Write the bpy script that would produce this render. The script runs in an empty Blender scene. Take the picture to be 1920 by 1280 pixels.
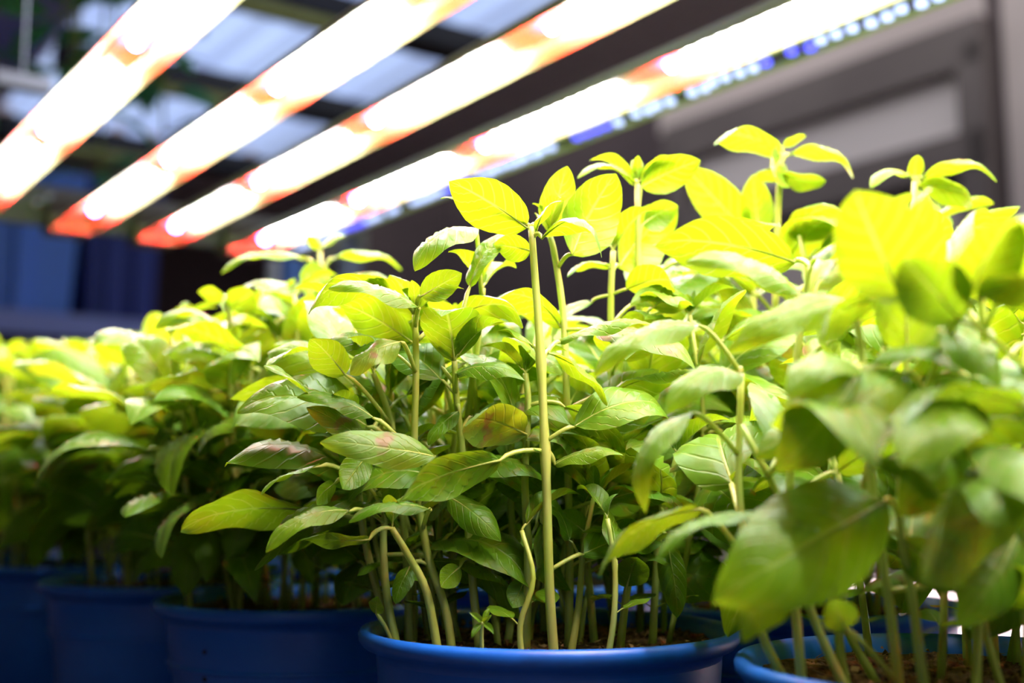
import bpy, math, random
from mathutils import Vector, Matrix, noise
from mathutils.bvhtree import BVHTree

# ---------------------------------------------------------------- camera, world, exposure
S = bpy.context.scene
COL = S.collection
F_PX, PITCH, ZC = 2200.0, math.radians(7.25), 0.161
FWD = Vector((0, math.cos(PITCH), math.sin(PITCH)))
UPV = Vector((0, -math.sin(PITCH), math.cos(PITCH)))
RGT = Vector((1, 0, 0))
CAMP = Vector((0, 0, ZC))
cam_d = bpy.data.cameras.new('camera')
cam = bpy.data.objects.new('camera', cam_d)
COL.objects.link(cam)
cam.location = CAMP
cam.rotation_euler = (math.pi / 2 + PITCH, 0, 0)
cam_d.sensor_width = 36.0
cam_d.lens = 36.0 * F_PX / 1920.0
cam_d.clip_start = 0.01
cam_d.clip_end = 60
cam_d.dof.use_dof = True
cam_d.dof.focus_distance = 0.368
cam_d.dof.aperture_fstop = 6.0
cam_d.dof.aperture_blades = 0
S.camera = cam

W = bpy.data.worlds.new('overcast_daylight')
S.world = W
W.use_nodes = True
bgn = W.node_tree.nodes['Background']
bgn.inputs[0].default_value = (0.88, 0.91, 1.0, 1)
bgn.inputs[1].default_value = 1.05
S.view_settings.view_transform = 'Standard'
S.view_settings.look = 'None'
S.view_settings.exposure = 0.45
S.view_settings.gamma = 1.0
S.view_settings.use_curve_mapping = False
cy = S.cycles
cy.max_bounces = 10
cy.diffuse_bounces = 6
cy.glossy_bounces = 3
cy.transmission_bounces = 6
cy.transparent_max_bounces = 6
cy.caustics_reflective = False
cy.caustics_refractive = False
cy.sample_clamp_indirect = 6.0
cy.use_denoising = True
cy.use_adaptive_sampling = True
cy.adaptive_threshold = 0.03
LED_WHITE, LED_RED, GLINT_GLOW = 235.0, 1150.0, 1.9


def ray(px, py):
    return FWD + RGT * ((px - 960) / F_PX) + UPV * ((640 - py) / F_PX)


def at(px, py, d):
    """point seen at (px, py), d metres deep along the view axis"""
    return CAMP + ray(px, py) * d


def project(p):
    q = p - CAMP
    d = q.dot(FWD)
    return 960 + F_PX * q.dot(RGT) / d, 640 - F_PX * q.dot(UPV) / d, d


# row frame: D runs along the light bars (away), N across them
AZ = math.radians(35.2)
DV = Vector((-math.sin(AZ), math.cos(AZ), 0))
NV = Vector((math.cos(AZ), math.sin(AZ), 0))


def sn(s, n, z):
    return DV * s + NV * n + Vector((0, 0, z))


# ---------------------------------------------------------------- helpers
def tag(o, label=None, cat=None, group=None, kind=None):
    if label: o['label'] = label
    if cat: o['category'] = cat
    if group: o['group'] = group
    if kind: o['kind'] = kind
    return o


def link(name, data, parent=None, mat=None, M=None):
    o = bpy.data.objects.new(name, data)
    COL.objects.link(o)
    if mat is not None and data is not None and len(data.materials) == 0:
        data.materials.append(mat)
    if parent is not None:
        o.parent = parent
    if M is not None:
        o.matrix_basis = M
    return o


class MB:
    def __init__(self):
        self.v, self.f = [], []

    def box(self, c, ax, ay, az):
        """centre and three half-axis vectors"""
        c, ax, ay, az = Vector(c), Vector(ax), Vector(ay), Vector(az)
        b = len(self.v)
        for i in (-1, 1):
            for j in (-1, 1):
                for k in (-1, 1):
                    self.v.append(c + ax * i + ay * j + az * k)
        for q in ((0, 1, 3, 2), (4, 6, 7, 5), (0, 4, 5, 1), (2, 3, 7, 6), (0, 2, 6, 4), (1, 5, 7, 3)):
            self.f.append([b + i for i in q])
        return self

    def tube(self, pts, rad, n=6, cap=True):
        pts = [Vector(p) for p in pts]
        b = len(self.v)
        prev = None
        for i, p in enumerate(pts):
            t = (pts[min(i + 1, len(pts) - 1)] - pts[max(i - 1, 0)]).normalized()
            if prev is None:
                a = t.orthogonal().normalized()
            else:
                a = (prev - t * prev.dot(t)).normalized()
            prev = a
            bb = t.cross(a)
            r = rad[i] if isinstance(rad, (list, tuple)) else rad
            for k in range(n):
                th = 2 * math.pi * k / n
                self.v.append(p + (a * math.cos(th) + bb * math.sin(th)) * r)
        for i in range(len(pts) - 1):
            for k in range(n):
                k2 = (k + 1) % n
                self.f.append([b + i * n + k, b + i * n + k2, b + (i + 1) * n + k2, b + (i + 1) * n + k])
        if cap:
            self.f.append([b + k for k in range(n)][::-1])
            e = b + (len(pts) - 1) * n
            self.f.append([e + k for k in range(n)])
        return self

    def lathe(self, prof, n=48):
        b = len(self.v)
        for r, z in prof:
            for k in range(n):
                th = 2 * math.pi * k / n
                self.v.append(Vector((r * math.cos(th), r * math.sin(th), z)))
        for i in range(len(prof) - 1):
            for k in range(n):
                k2 = (k + 1) % n
                self.f.append([b + i * n + k, b + i * n + k2, b + (i + 1) * n + k2, b + (i + 1) * n + k])
        return self

    def extrude(self, prof, a, b, ex, ez):
        """closed 2-D profile (x, z) swept from a to b"""
        base = len(self.v)
        n = len(prof)
        for o in (a, b):
            for x, z in prof:
                self.v.append(Vector(o) + ex * x + ez * z)
        for i in range(n):
            j = (i + 1) % n
            self.f.append([base + i, base + j, base + n + j, base + n + i])
        self.f.append([base + i for i in range(n)][::-1])
        self.f.append([base + n + i for i in range(n)])
        return self

    def mesh(self, name, smooth=False, mat=None):
        m = bpy.data.meshes.new(name)
        m.from_pydata([tuple(v) for v in self.v], [], self.f)
        if smooth:
            m.polygons.foreach_set('use_smooth', [True] * len(m.polygons))
        if mat is not None:
            m.materials.append(mat)
        m.update()
        return m

    def build(self, name, mat, parent=None, smooth=False, M=None):
        return link(name, self.mesh(name, smooth, mat), parent, None, M)


# ---------------------------------------------------------------- materials
def newmat(name):
    m = bpy.data.materials.new(name)
    m.use_nodes = True
    nt = m.node_tree
    nt.nodes.clear()
    out = nt.nodes.new('ShaderNodeOutputMaterial')
    return m, nt, nt.nodes, nt.links, out


def nz(nodes, links, scale, detail=3.0, coord='Object'):
    tc = nodes.new('ShaderNodeTexCoord')
    n = nodes.new('ShaderNodeTexNoise')
    n.inputs['Scale'].default_value = scale
    n.inputs['Detail'].default_value = detail
    links.new(tc.outputs[coord], n.inputs['Vector'])
    return n


def ramp(nodes, stops):
    r = nodes.new('ShaderNodeValToRGB')
    e = r.color_ramp.elements
    while len(e) < len(stops):
        e.new(0.5)
    for el, (p, c) in zip(e, stops):
        el.position = p
        el.color = tuple(c) + (1,)
    return r


def plain(name, c1, c2=None, rough=0.5, metal=0.0, scale=12.0, bump=0.0, spec=0.5, bscale=None):
    m, nt, N, L, out = newmat(name)
    p = N.new('ShaderNodeBsdfPrincipled')
    p.inputs['Roughness'].default_value = rough
    p.inputs['Metallic'].default_value = metal
    p.inputs['Specular IOR Level'].default_value = spec
    n = nz(N, L, scale)
    r = ramp(N, [(0.35, c1), (0.68, c2 or c1)])
    L.new(n.outputs['Fac'], r.inputs[0])
    L.new(r.outputs[0], p.inputs['Base Color'])
    if bump:
        b = N.new('ShaderNodeBump')
        b.inputs['Strength'].default_value = bump
        b.inputs['Distance'].default_value = 0.002
        n2 = nz(N, L, bscale or scale * 3)
        L.new(n2.outputs['Fac'], b.inputs['Height'])
        L.new(b.outputs[0], p.inputs['Normal'])
    L.new(p.outputs[0], out.inputs[0])
    return m


def emit(name, c, s):
    m, nt, N, L, out = newmat(name)
    e = N.new('ShaderNodeEmission')
    e.inputs[0].default_value = tuple(c) + (1,)
    e.inputs[1].default_value = s
    L.new(e.outputs[0], out.inputs[0])
    return m


def leaf_mat(name, d1, d2, t1, t2, brown=0.0):
    m, nt, N, L, out = newmat(name)

    def math_(op, a, b=None, c=None):
        n = N.new('ShaderNodeMath')
        n.operation = op
        for i, x in enumerate((a, b, c)):
            if x is None: continue
            if isinstance(x, (int, float)):
                n.inputs[i].default_value = x
            else:
                L.new(x, n.inputs[i])
        return n.outputs[0]

    def mix(f, a, b):
        n = N.new('ShaderNodeMix')
        n.data_type = 'RGBA'
        for i, x in ((0, f), (6, a), (7, b)):
            if isinstance(x, tuple):
                n.inputs[i].default_value = x + (1,)
            elif isinstance(x, (int, float)):
                n.inputs[i].default_value = x
            else:
                L.new(x, n.inputs[i])
        return n.outputs[2]

    uv = N.new('ShaderNodeUVMap')
    uv.uv_map = 'UVMap'
    sp = N.new('ShaderNodeSeparateXYZ')
    L.new(uv.outputs[0], sp.inputs[0])
    u = sp.outputs[0]
    v = math_('ABSOLUTE', math_('SUBTRACT', math_('MULTIPLY', sp.outputs[1], 2.0), 1.0))
    ph = math_('SUBTRACT', math_('MULTIPLY', u, 7.0), math_('MULTIPLY', math_('POWER', v, 1.3), 2.0))
    fr = math_('ABSOLUTE', math_('SUBTRACT', math_('FRACT', ph), 0.5))          # .5 on a vein
    lat = N.new('ShaderNodeMapRange')
    lat.interpolation_type = 'SMOOTHSTEP'
    for i, x in ((1, 0.40), (2, 0.5), (3, 0.0), (4, 0.7)): lat.inputs[i].default_value = x
    L.new(fr, lat.inputs[0])
    mid = N.new('ShaderNodeMapRange')
    mid.interpolation_type = 'SMOOTHSTEP'
    for i, x in ((1, 0.07), (2, 0.02), (3, 0.0), (4, 1.0)): mid.inputs[i].default_value = x
    L.new(v, mid.inputs[0])
    vein = math_('MAXIMUM', lat.outputs[0], mid.outputs[0])
    info = N.new('ShaderNodeObjectInfo')
    rnd = info.outputs['Random']
    n1 = nz(N, L, 2.2, 3.0)
    f = math_('ADD', math_('MULTIPLY', rnd, 0.7), math_('MULTIPLY', n1.outputs['Fac'], 0.4))
    dcol = mix(f, d1, d2)
    tcol = mix(f, t1, t2)
    dcol = mix(math_('MULTIPLY', vein, 0.45), dcol, (0.27, 0.40, 0.04))
    tcol = mix(math_('MULTIPLY', vein, 0.42), tcol, (0.32, 0.40, 0.06))
    n2 = nz(N, L, 3.1, 4.0)
    pr = N.new('ShaderNodeMapRange')
    for i, x in ((1, 0.66 - brown), (2, 0.74 - brown), (3, 0.0), (4, 0.85)): pr.inputs[i].default_value = x
    L.new(n2.outputs['Fac'], pr.inputs[0])
    dcol = mix(pr.outputs[0], dcol, (0.24, 0.15, 0.06))
    tcol = mix(pr.outputs[0], tcol, (0.18, 0.10, 0.02))
    bump = N.new('ShaderNodeBump')
    bump.inputs['Strength'].default_value = 0.35
    bump.inputs['Distance'].default_value = 0.0012
    hgt = math_('SUBTRACT', math_('MULTIPLY', nz(N, L, 9.0, 2.0).outputs['Fac'], 0.5), vein)
    L.new(hgt, bump.inputs['Height'])
    p = N.new('ShaderNodeBsdfPrincipled')
    p.inputs['Roughness'].default_value = 0.42
    p.inputs['Specular IOR Level'].default_value = 0.42
    p.inputs['Sheen Weight'].default_value = 0.07
    p.inputs['Sheen Roughness'].default_value = 0.4
    p.inputs['Sheen Tint'].default_value = (1.0, 0.95, 0.92, 1)
    L.new(dcol, p.inputs['Base Color'])
    L.new(bump.outputs[0], p.inputs['Normal'])
    t = N.new('ShaderNodeBsdfTranslucent')
    L.new(tcol, t.inputs[0])
    L.new(bump.outputs[0], t.inputs[1])
    a = N.new('ShaderNodeMixShader')
    a.inputs[0].default_value = 0.52
    L.new(p.outputs[0], a.inputs[1])
    L.new(t.outputs[0], a.inputs[2])
    L.new(a.outputs[0], out.inputs[0])
    return m


def stem_mat():
    m, nt, N, L, out = newmat('basil_stem')
    p = N.new('ShaderNodeBsdfPrincipled')
    p.inputs['Roughness'].default_value = 0.4
    n = nz(N, L, 60, 3)
    r = ramp(N, [(0.3, (0.36, 0.46, 0.06)), (0.7, (0.52, 0.58, 0.16))])
    L.new(n.outputs['Fac'], r.inputs[0])
    L.new(r.outputs[0], p.inputs['Base Color'])
    t = N.new('ShaderNodeBsdfTranslucent')
    t.inputs[0].default_value = (0.5, 0.65, 0.10, 1)
    a = N.new('ShaderNodeMixShader')
    a.inputs[0].default_value = 0.35
    L.new(p.outputs[0], a.inputs[1]); L.new(t.outputs[0], a.inputs[2])
    L.new(a.outputs[0], out.inputs[0])
    return m


def roof_mat():
    m, nt, N, L, out = newmat('translucent_roof_sheet')
    d = N.new('ShaderNodeBsdfDiffuse')
    d.inputs[0].default_value = (0.5, 0.58, 0.8, 1)
    t = N.new('ShaderNodeBsdfTranslucent')
    n = nz(N, L, 3, 3)
    r = ramp(N, [(0.3, (0.50, 0.63, 1.0)), (0.7, (0.60, 0.74, 1.0))])
    L.new(n.outputs['Fac'], r.inputs[0]); L.new(r.outputs[0], t.inputs[0])
    a = N.new('ShaderNodeMixShader')
    a.inputs[0].default_value = 0.97
    L.new(d.outputs[0], a.inputs[1]); L.new(t.outputs[0], a.inputs[2])
    L.new(a.outputs[0], out.inputs[0])
    return m


LEAF = leaf_mat('basil_leaf', (0.060, 0.20, 0.002), (0.14, 0.30, 0.003), (0.14, 0.25, 0.003), (0.21, 0.32, 0.004), -0.14)
LEAF_BROWN = leaf_mat('basil_leaf_scorched', (0.09, 0.22, 0.015), (0.14, 0.28, 0.03), (0.19, 0.26, 0.005), (0.24, 0.30, 0.007), 0.04)
STEM = stem_mat()
POTM = plain('blue_plastic', (0.006, 0.105, 0.50), (0.010, 0.14, 0.60), rough=0.42, scale=25, bump=0.05)
SOILM = plain('potting_soil', (0.025, 0.014, 0.008), (0.16, 0.09, 0.035), rough=0.95, scale=260, bump=0.9, bscale=420, spec=0.1)
CRUMB = plain('soil_crumb', (0.10, 0.055, 0.02), (0.32, 0.20, 0.08), rough=0.95, scale=150, spec=0.1)
DARKSPECK = plain('dark_speck', (0.006, 0.005, 0.006), rough=0.8)
TABLE = plain('dark_table_top', (0.02, 0.02, 0.028), (0.04, 0.04, 0.05), rough=0.6, scale=8)
WHITEP = plain('white_plastic', (0.75, 0.76, 0.8), (0.85, 0.85, 0.88), rough=0.35)
ALU = plain('light_bar_aluminium', (0.72, 0.68, 0.36), (0.82, 0.78, 0.44), rough=0.5, metal=0.0, scale=5)
PCB = plain('white_circuit_board', (0.80, 0.80, 0.78), (0.86, 0.86, 0.84), rough=0.5)
CHROME = plain('polished_metal', (0.62, 0.66, 0.78), (0.72, 0.75, 0.85), rough=0.25, metal=1.0, scale=4)
EW = emit('white_led', (1.0, 0.985, 0.98), LED_WHITE)
ER = emit('red_led', (1.0, 0.007, 0.028), LED_RED)
EB = emit('blue_glint', (0.10, 0.10, 1.0), GLINT_GLOW * 1.2)  # blue and pale glow put in for reflections on the metal strips
EP = emit('pale_glint', (0.48, 0.60, 1.0), GLINT_GLOW)
ROOFM = roof_mat()
BEAM = plain('dark_beam', (0.035, 0.028, 0.022), (0.06, 0.05, 0.035), rough=0.8, scale=6)
BEAMY = plain('yellow_painted_batten', (0.42, 0.40, 0.08), (0.5, 0.48, 0.12), rough=0.7)
WALLD = plain('dark_brown_wall', (0.085, 0.060, 0.062), (0.115, 0.083, 0.08), rough=0.9, scale=2)
WALLG = plain('grey_wall', (0.62, 0.52, 0.47), (0.68, 0.57, 0.52), rough=0.9, scale=1.5)
WALLP = plain('grey_infill_panel', (0.74, 0.65, 0.61), (0.80, 0.71, 0.67), rough=0.8, scale=1.2)
FRAMED = plain('dark_frame_paint', (0.15, 0.12, 0.11), (0.19, 0.155, 0.14), rough=0.8, scale=3)
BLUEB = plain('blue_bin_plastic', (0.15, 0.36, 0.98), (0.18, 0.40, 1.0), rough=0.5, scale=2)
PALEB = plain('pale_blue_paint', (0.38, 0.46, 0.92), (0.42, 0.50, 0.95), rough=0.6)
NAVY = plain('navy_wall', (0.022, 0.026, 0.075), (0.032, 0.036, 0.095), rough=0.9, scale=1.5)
FLOORM = plain('concrete_floor', (0.10, 0.10, 0.10), (0.16, 0.155, 0.15), rough=0.9, scale=3, bump=0.2)
PIPEB = plain('blue_grey_pipe', (0.22, 0.27, 0.5), (0.28, 0.33, 0.55), rough=0.4)
PIPEY = plain('dull_yellow_pipe', (0.30, 0.27, 0.10), (0.38, 0.34, 0.14), rough=0.5)
RAILG = plain('grey_rail_paint', (0.25, 0.25, 0.26), (0.32, 0.32, 0.33), rough=0.6)
REDP = plain('red_paint', (0.75, 0.05, 0.09), rough=0.4)
FARLEAF = leaf_mat('far_foliage', (0.07, 0.32, 0.14), (0.12, 0.45, 0.20), (0.12, 0.45, 0.18), (0.18, 0.55, 0.24))

# ---------------------------------------------------------------- the room
def quad_slab(name, mat, c, ax, ay, az, label, parent=None, kind='structure'):
    o = MB().box(c, ax, ay, az).build(name, mat, parent)
    if parent is None:
        tag(o, label, name.split('_')[0], kind=kind)
    return o


ZR = ZC + 0.90            # roof height
SB = 3.9                  # back wall
NR = 2.4                  # right wall
NL = -2.2
quad_slab('floor', FLOORM, sn(1.0, 0.15, -0.80), DV * 3.2, NV * 2.4, Vector((0, 0, 0.03)), 'grey concrete floor far below the growing bench')
bw = quad_slab('wall_back', WALLD, sn(SB + 0.05, 0.15, 0.6), DV * 0.05, NV * 2.4, Vector((0, 0, 1.4)), 'dark brown wall behind the blue bins and lights')


def on_plane(px, py, pt, nrm):
    d = ray(px, py)
    return CAMP + d * ((pt - CAMP).dot(nrm) / d.dot(nrm))


rw = quad_slab('wall_right', WALLD, sn(1.1, NR + 0.05, 0.6), DV * 2.8, NV * 0.05, Vector((0, 0, 1.4)), 'dark side wall with grey panels in a dark frame')


def rpt(px, py):
    p = on_plane(px, py, sn(0, NR, 0), NV)
    return p.dot(DV), p.z


def wall_bar(p, q, half, depth, name, mat):
    """bar on the right wall between two (s, z) points"""
    a, b = sn(p[0], NR, p[1]), sn(q[0], NR, q[1])
    ax = (b - a)
    L_ = ax.length
    ax.normalize()
    up = NV.cross(ax).normalized()
    MB().box((a + b) / 2 - NV * depth / 2, ax * L_ / 2, NV * depth / 2, up * half).build(name, mat, rw)


s0, z0 = rpt(1838, 70)
s1, z1 = rpt(1310, 262)
s2, z2 = rpt(1790, 300)
zt, zb = z0 - 0.02, z2
MB().box(sn((s0 + s1) / 2, NR - 0.006, (zt + zb) / 2), DV * abs(s1 - s0) / 2, NV * 0.006, Vector((0, 0, abs(zt - zb) / 2))).build('infill_panel', WALLP, rw)
wall_bar((s0 - 0.03, zt), (s1 + 0.1, zt), 0.055, 0.05, 'frame_rail', FRAMED)
wall_bar((s0 - 0.03, zb), (s1 + 0.1, zb), 0.045, 0.05, 'frame_rail', FRAMED)
wall_bar((s0, zt), (s0, zb - 0.6), 0.035, 0.05, 'frame_post', FRAMED)
wall_bar((s1 + 0.05, zt), (s1 + 0.05, zb - 0.6), 0.03, 0.05, 'frame_post', FRAMED)
s3, _z = rpt(1240, 250)
for sa, sb, za, zb2 in ((s0 - 0.02, s3, zt + 0.06, zt + 0.75), (s0 - 1.6, s0 - 0.06, zb - 1.2, zt + 0.75), (s0, s1, zb - 1.2, zb - 0.06)):
    MB().box(sn((sa + sb) / 2, NR - 0.004, (za + zb2) / 2), DV * abs(sb - sa) / 2, NV * 0.004, Vector((0, 0, abs(zb2 - za) / 2))).build('infill_panel', WALLG, rw)

quad_slab('wall_left_blocker', WALLD, sn(1.1, NL - 0.05, 0.6), DV * 2.8, NV * 0.05, Vector((0, 0, 1.4)), 'unseen dark brown side wall added to cut daylight, far from the grey framed wall')  # out of view, added to block sky light from the side
quad_slab('wall_front_blocker', WALLG, sn(-1.75, 0.15, 0.25), DV * 0.05, NV * 2.3, Vector((0, 0, 1.05)), 'unseen grey wall added to cut daylight at the end of the room opposite the bins')  # unseen, added and raised to hold back daylight from behind the camera
# corrugated translucent roof between dark beams
def cpt(px, py):
    p = on_plane(px, py, Vector((0, 0, ZR)), Vector((0, 0, 1)))
    return p.dot(DV), p.dot(NV)


N0, N1 = 0.60, 1.36
CEILM = plain('brown_ceiling_board', (0.58, 0.48, 0.48), (0.66, 0.56, 0.56), rough=0.9, scale=2)
ce = quad_slab('ceiling', CEILM, sn(1.5, N1 + 0.22, ZR + 0.10), DV * 2.4, NV * 0.22, Vector((0, 0, 0.02)), 'dark ceiling with corrugated translucent sheets between beams')  # stops short of the right wall; gap added so sky lights that wall
MB().box(sn(1.5, N0 - 1.0, ZR + 0.10), DV * 2.4, NV * 1.0, Vector((0, 0, 0.02))).build('ceiling_board', CEILM, ce)
MB().box(sn(3.54, (N0 + N1) / 2, ZR + 0.10), DV * 0.36, NV * (N1 - N0) / 2, Vector((0, 0, 0.02))).build('ceiling_board', CEILM, ce)
beams = [cpt(490, 20)[0], cpt(325, 172)[0], cpt(190, 290)[0]]
gap = beams[1] - beams[0]
bs = [beams[0] - 2 * gap, beams[0] - gap] + beams
bs[-1] = min(bs[-1], 3.18)
for i in range(len(bs) - 1):
    mb = MB()
    K = 64
    for j in range(K + 1):
        n = N0 + (N1 - N0) * j / K
        z = ZR + 0.07 + 0.020 * max(-0.4, math.sin(2 * math.pi * j / 8))
        mb.v += [sn(bs[i], n, z), sn(bs[i + 1], n, z)]
        if j:
            b = 2 * j
            mb.f.append([b - 2, b, b + 1, b - 1])
    mb.build('corrugated_sheet', ROOFM, ce)
for i, s_ in enumerate(bs):
    b = MB().box(sn(s_, (N0 + N1) / 2, ZR + 0.03), DV * 0.042, NV * (N1 - N0) / 2, Vector((0, 0, 0.025))).build('beam', BEAM, ce)
    MB().box(sn(s_ - 0.02, N0 + 0.28, ZR - 0.005), DV * 0.018, NV * 0.12, Vector((0, 0, 0.01))).build('batten', BEAMY, b)

# growing bench
bench = link('growing_bench', None)
tag(bench, 'long dark bench carrying all the potted basil', 'bench')
bench.location = sn(0.55, 0.25, -0.77)
Mi = Matrix.Translation(-bench.location)


def bench_part(mb, name, mat):
    return mb.build(name, mat, bench, M=Mi)


bench_part(MB().box(sn(0.50, 0.33, -0.013), DV * 0.86, NV * 0.40, Vector((0, 0, 0.012))), 'bench_top', TABLE)
for a, b in ((-0.25, 0.0), (-0.25, 0.66), (1.3, 0.0), (1.3, 0.66)):
    bench_part(MB().box(sn(a, b, -0.3975), DV * 0.02, NV * 0.02, Vector((0, 0, 0.3725))), 'leg', ALU)
edge = MB().box(sn(0.12, 0.70, 0.05), DV * 0.47, NV * 0.004, Vector((0, 0, 0.049))).build('tray_edge_board', WHITEP)
tag(edge, 'white upright edge board standing along the bench behind the back row', 'board')

# ---------------------------------------------------------------- LED bars
ZL = ZC + 0.25
led_dome = MB().lathe([(0.0061, 0.0), (0.0054, -0.0010), (0.0030, -0.0016), (0.0003, -0.0017)], 10).mesh('white_led', True, EW)
red_dome = MB().lathe([(0.0046, 0.0), (0.0038, -0.0032), (0.0018, -0.0050), (0.0003, -0.0052)], 8).mesh('red_led', True, ER)
BARS = [(0.195, 0.848, 'first LED grow bar, the one beside the hanging green foliage'),
        (0.291, 1.070, 'LED grow bar between the first bar and the third, ending at the cross rail'),
        (0.374, 1.092, 'third LED grow bar, alongside the bar with the glowing reflection dots'),
        (0.468, 0.897, 'outermost LED grow bar with strips of glowing reflection dots along both sides')]
S_A, S_B = -0.12, 1.145
for i, (n, s_red, lab) in enumerate(BARS):
    t = link('led_grow_bar', None)
    tag(t, lab, 'grow light', 'LED grow bars above the basil')
    t.location = sn((S_A + S_B) / 2, n, ZL)
    inv = Matrix.Translation(-t.location)
    # profile seen along the bar: shallow open trough
    prof = [(-0.0205, -0.003), (-0.0150, 0.0), (-0.0105, 0.006), (0.0105, 0.006), (0.0150, 0.0), (0.0205, -0.003), (0.0205, -0.002),
            (0.0170, 0.004), (0.012, 0.0095), (-0.012, 0.0095), (-0.0170, 0.004), (-0.0205, -0.002)]
    MB().extrude(prof, sn(S_A, n, ZL), sn(S_B, n, ZL), NV, Vector((0, 0, 1))).build('housing', ALU, t, M=inv)
    MB().box(sn((S_A + S_B) / 2, n, ZL + 0.0052), DV * (S_B - S_A) / 2, NV * 0.0100, Vector((0, 0, 0.0008))).build('circuit_board', PCB, t, M=inv)
    for e in (S_A - 0.004, S_B + 0.004):
        MB().box(sn(e, n, ZL + 0.004), DV * 0.004, NV * 0.0185, Vector((0, 0, 0.0065))).build('end_cap', ALU, t, M=inv)
    k0 = s_red
    while k0 + 0.2 < S_B: k0 += 0.2
    k = k0
    rot = Matrix.Rotation(-AZ, 4, 'Z')
    reds = []
    while k > S_A + 0.01:
        link('red_led', red_dome, t, M=inv @ Matrix.Translation(sn(k, n, ZL + 0.0044)))
        reds.append(k)
        k -= 0.2
    for r in reds:
        for j in range(11):
            q = r - 0.020 - j * 0.0124
            if S_A + 0.006 < q < S_B - 0.006:
                link('white_led', led_dome, t, M=inv @ Matrix.Translation(sn(q, n, ZL + 0.0044)))

# polished strips beside the outermost bar; glowing dots stand in for reflections
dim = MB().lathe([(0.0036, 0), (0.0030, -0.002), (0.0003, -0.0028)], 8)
dimP, dimB = dim.mesh('pale_glint', True, EP), dim.mesh('blue_glint', True, EB)
random.seed(5)
for n, z, lab in ((0.505, ZL + 0.000, 'slim metal strip with glowing dots for reflections on the outer side of outermost bar'),
                  (0.428, ZL + 0.030, 'slim metal strip with glowing dots for reflections between third and outermost bar')):
    t = link('glint_strip', None)
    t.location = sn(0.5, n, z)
    tag(t, lab, 'light strip', 'slim reflection strips')  # metal strips, not lamps; their glowing dots stand in for reflections
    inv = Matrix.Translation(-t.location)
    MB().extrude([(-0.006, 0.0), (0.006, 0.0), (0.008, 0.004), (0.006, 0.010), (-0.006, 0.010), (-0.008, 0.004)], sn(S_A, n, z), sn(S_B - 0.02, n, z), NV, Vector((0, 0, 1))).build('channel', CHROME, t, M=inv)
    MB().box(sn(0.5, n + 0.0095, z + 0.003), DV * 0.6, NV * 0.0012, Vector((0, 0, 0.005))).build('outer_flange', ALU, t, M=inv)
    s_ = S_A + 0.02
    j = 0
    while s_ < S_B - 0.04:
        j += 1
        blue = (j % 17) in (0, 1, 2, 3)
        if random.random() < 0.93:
            link('blue_glint' if blue else 'pale_glint', dimB if blue else dimP, t,
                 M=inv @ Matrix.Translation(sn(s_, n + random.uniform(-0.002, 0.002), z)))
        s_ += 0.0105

# rack frame at the far end of the bars
rail = link('cross_rail', None)
rail.location = sn(S_B + 0.03, 0.2, ZL)
tag(rail, 'grey metal cross rail carrying the far ends of the grow bars', 'rail')
inv = Matrix.Translation(-rail.location)
MB().box(sn(S_B + 0.03, 0.20, ZL + 0.03), DV * 0.012, NV * 0.42, Vector((0, 0, 0.012))).build('rail_beam', RAILG, rail, M=inv)
MB().box(sn(S_B + 0.03, 0.20, ZL + 0.012), DV * 0.008, NV * 0.42, Vector((0, 0, 0.006))).build('rail_lip', RAILG, rail, M=inv)
for n, *_ in BARS:
    MB().box(sn(S_B + 0.022, n, ZL + 0.013), DV * 0.014, NV * 0.019, Vector((0, 0, 0.016))).build('bar_clamp', FRAMED, rail, M=inv)
bolt = MB().lathe([(0.0052, 0.0), (0.0052, -0.0016), (0.0044, -0.0034), (0.0024, -0.0046), (0.0003, -0.0050)], 12).mesh('bolt_head', True, CHROME)
face = Matrix.Rotation(AZ, 4, 'Z') @ Matrix.Rotation(-math.pi / 2, 4, 'X')
for px, py in ((88, 372), (108, 396), (66, 408), (222, 432), (250, 372), (262, 410), (380, 440), (400, 425), (540, 455), (190, 400)):
    p = on_plane(px, py, sn(S_B + 0.018, 0, 0), DV)
    p.z = min(max(p.z, ZL + 0.024), ZL + 0.036)
    link('bolt_head', bolt, rail, M=inv @ Matrix.Translation(p) @ face)
for nn in (-0.05, 0.60):
    post = MB().box(sn(S_B + 0.03, nn, (ZL + 0.04) / 2), DV * 0.012, NV * 0.012, Vector((0, 0, (ZL + 0.038) / 2))).build('rail_post', PIPEB, rail, M=inv)

# red and white marker pole + blue pole behind the far end
p = on_plane(512, 510, sn(1.5, 0, 0), DV)
pole = link('marker_pole', None)
pole.location = (p.x, p.y, -0.77)
tag(pole, 'thin red and white pole standing behind the cross rail', 'pole')
MB().tube([(0, 0, 0), (0, 0, 1.14)], 0.007, 10).build('red_tube', REDP, pole, True)
MB().tube([(0, 0, 1.14), (0, 0, 1.25)], 0.0085, 10).build('white_sleeve', WHITEP, pole, True)
p = on_plane(546, 510, sn(1.55, 0, 0), DV)
ztop = on_plane(546, 455, sn(1.55, 0, 0), DV).z
pl2 = MB().box((p.x, p.y, (ztop - 0.77) / 2), DV * 0.012, NV * 0.014, Vector((0, 0, (ztop + 0.77) / 2))).build('blue_post', BLUEB)
tag(pl2, 'square blue post standing beside the red and white pole', 'post')

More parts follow.
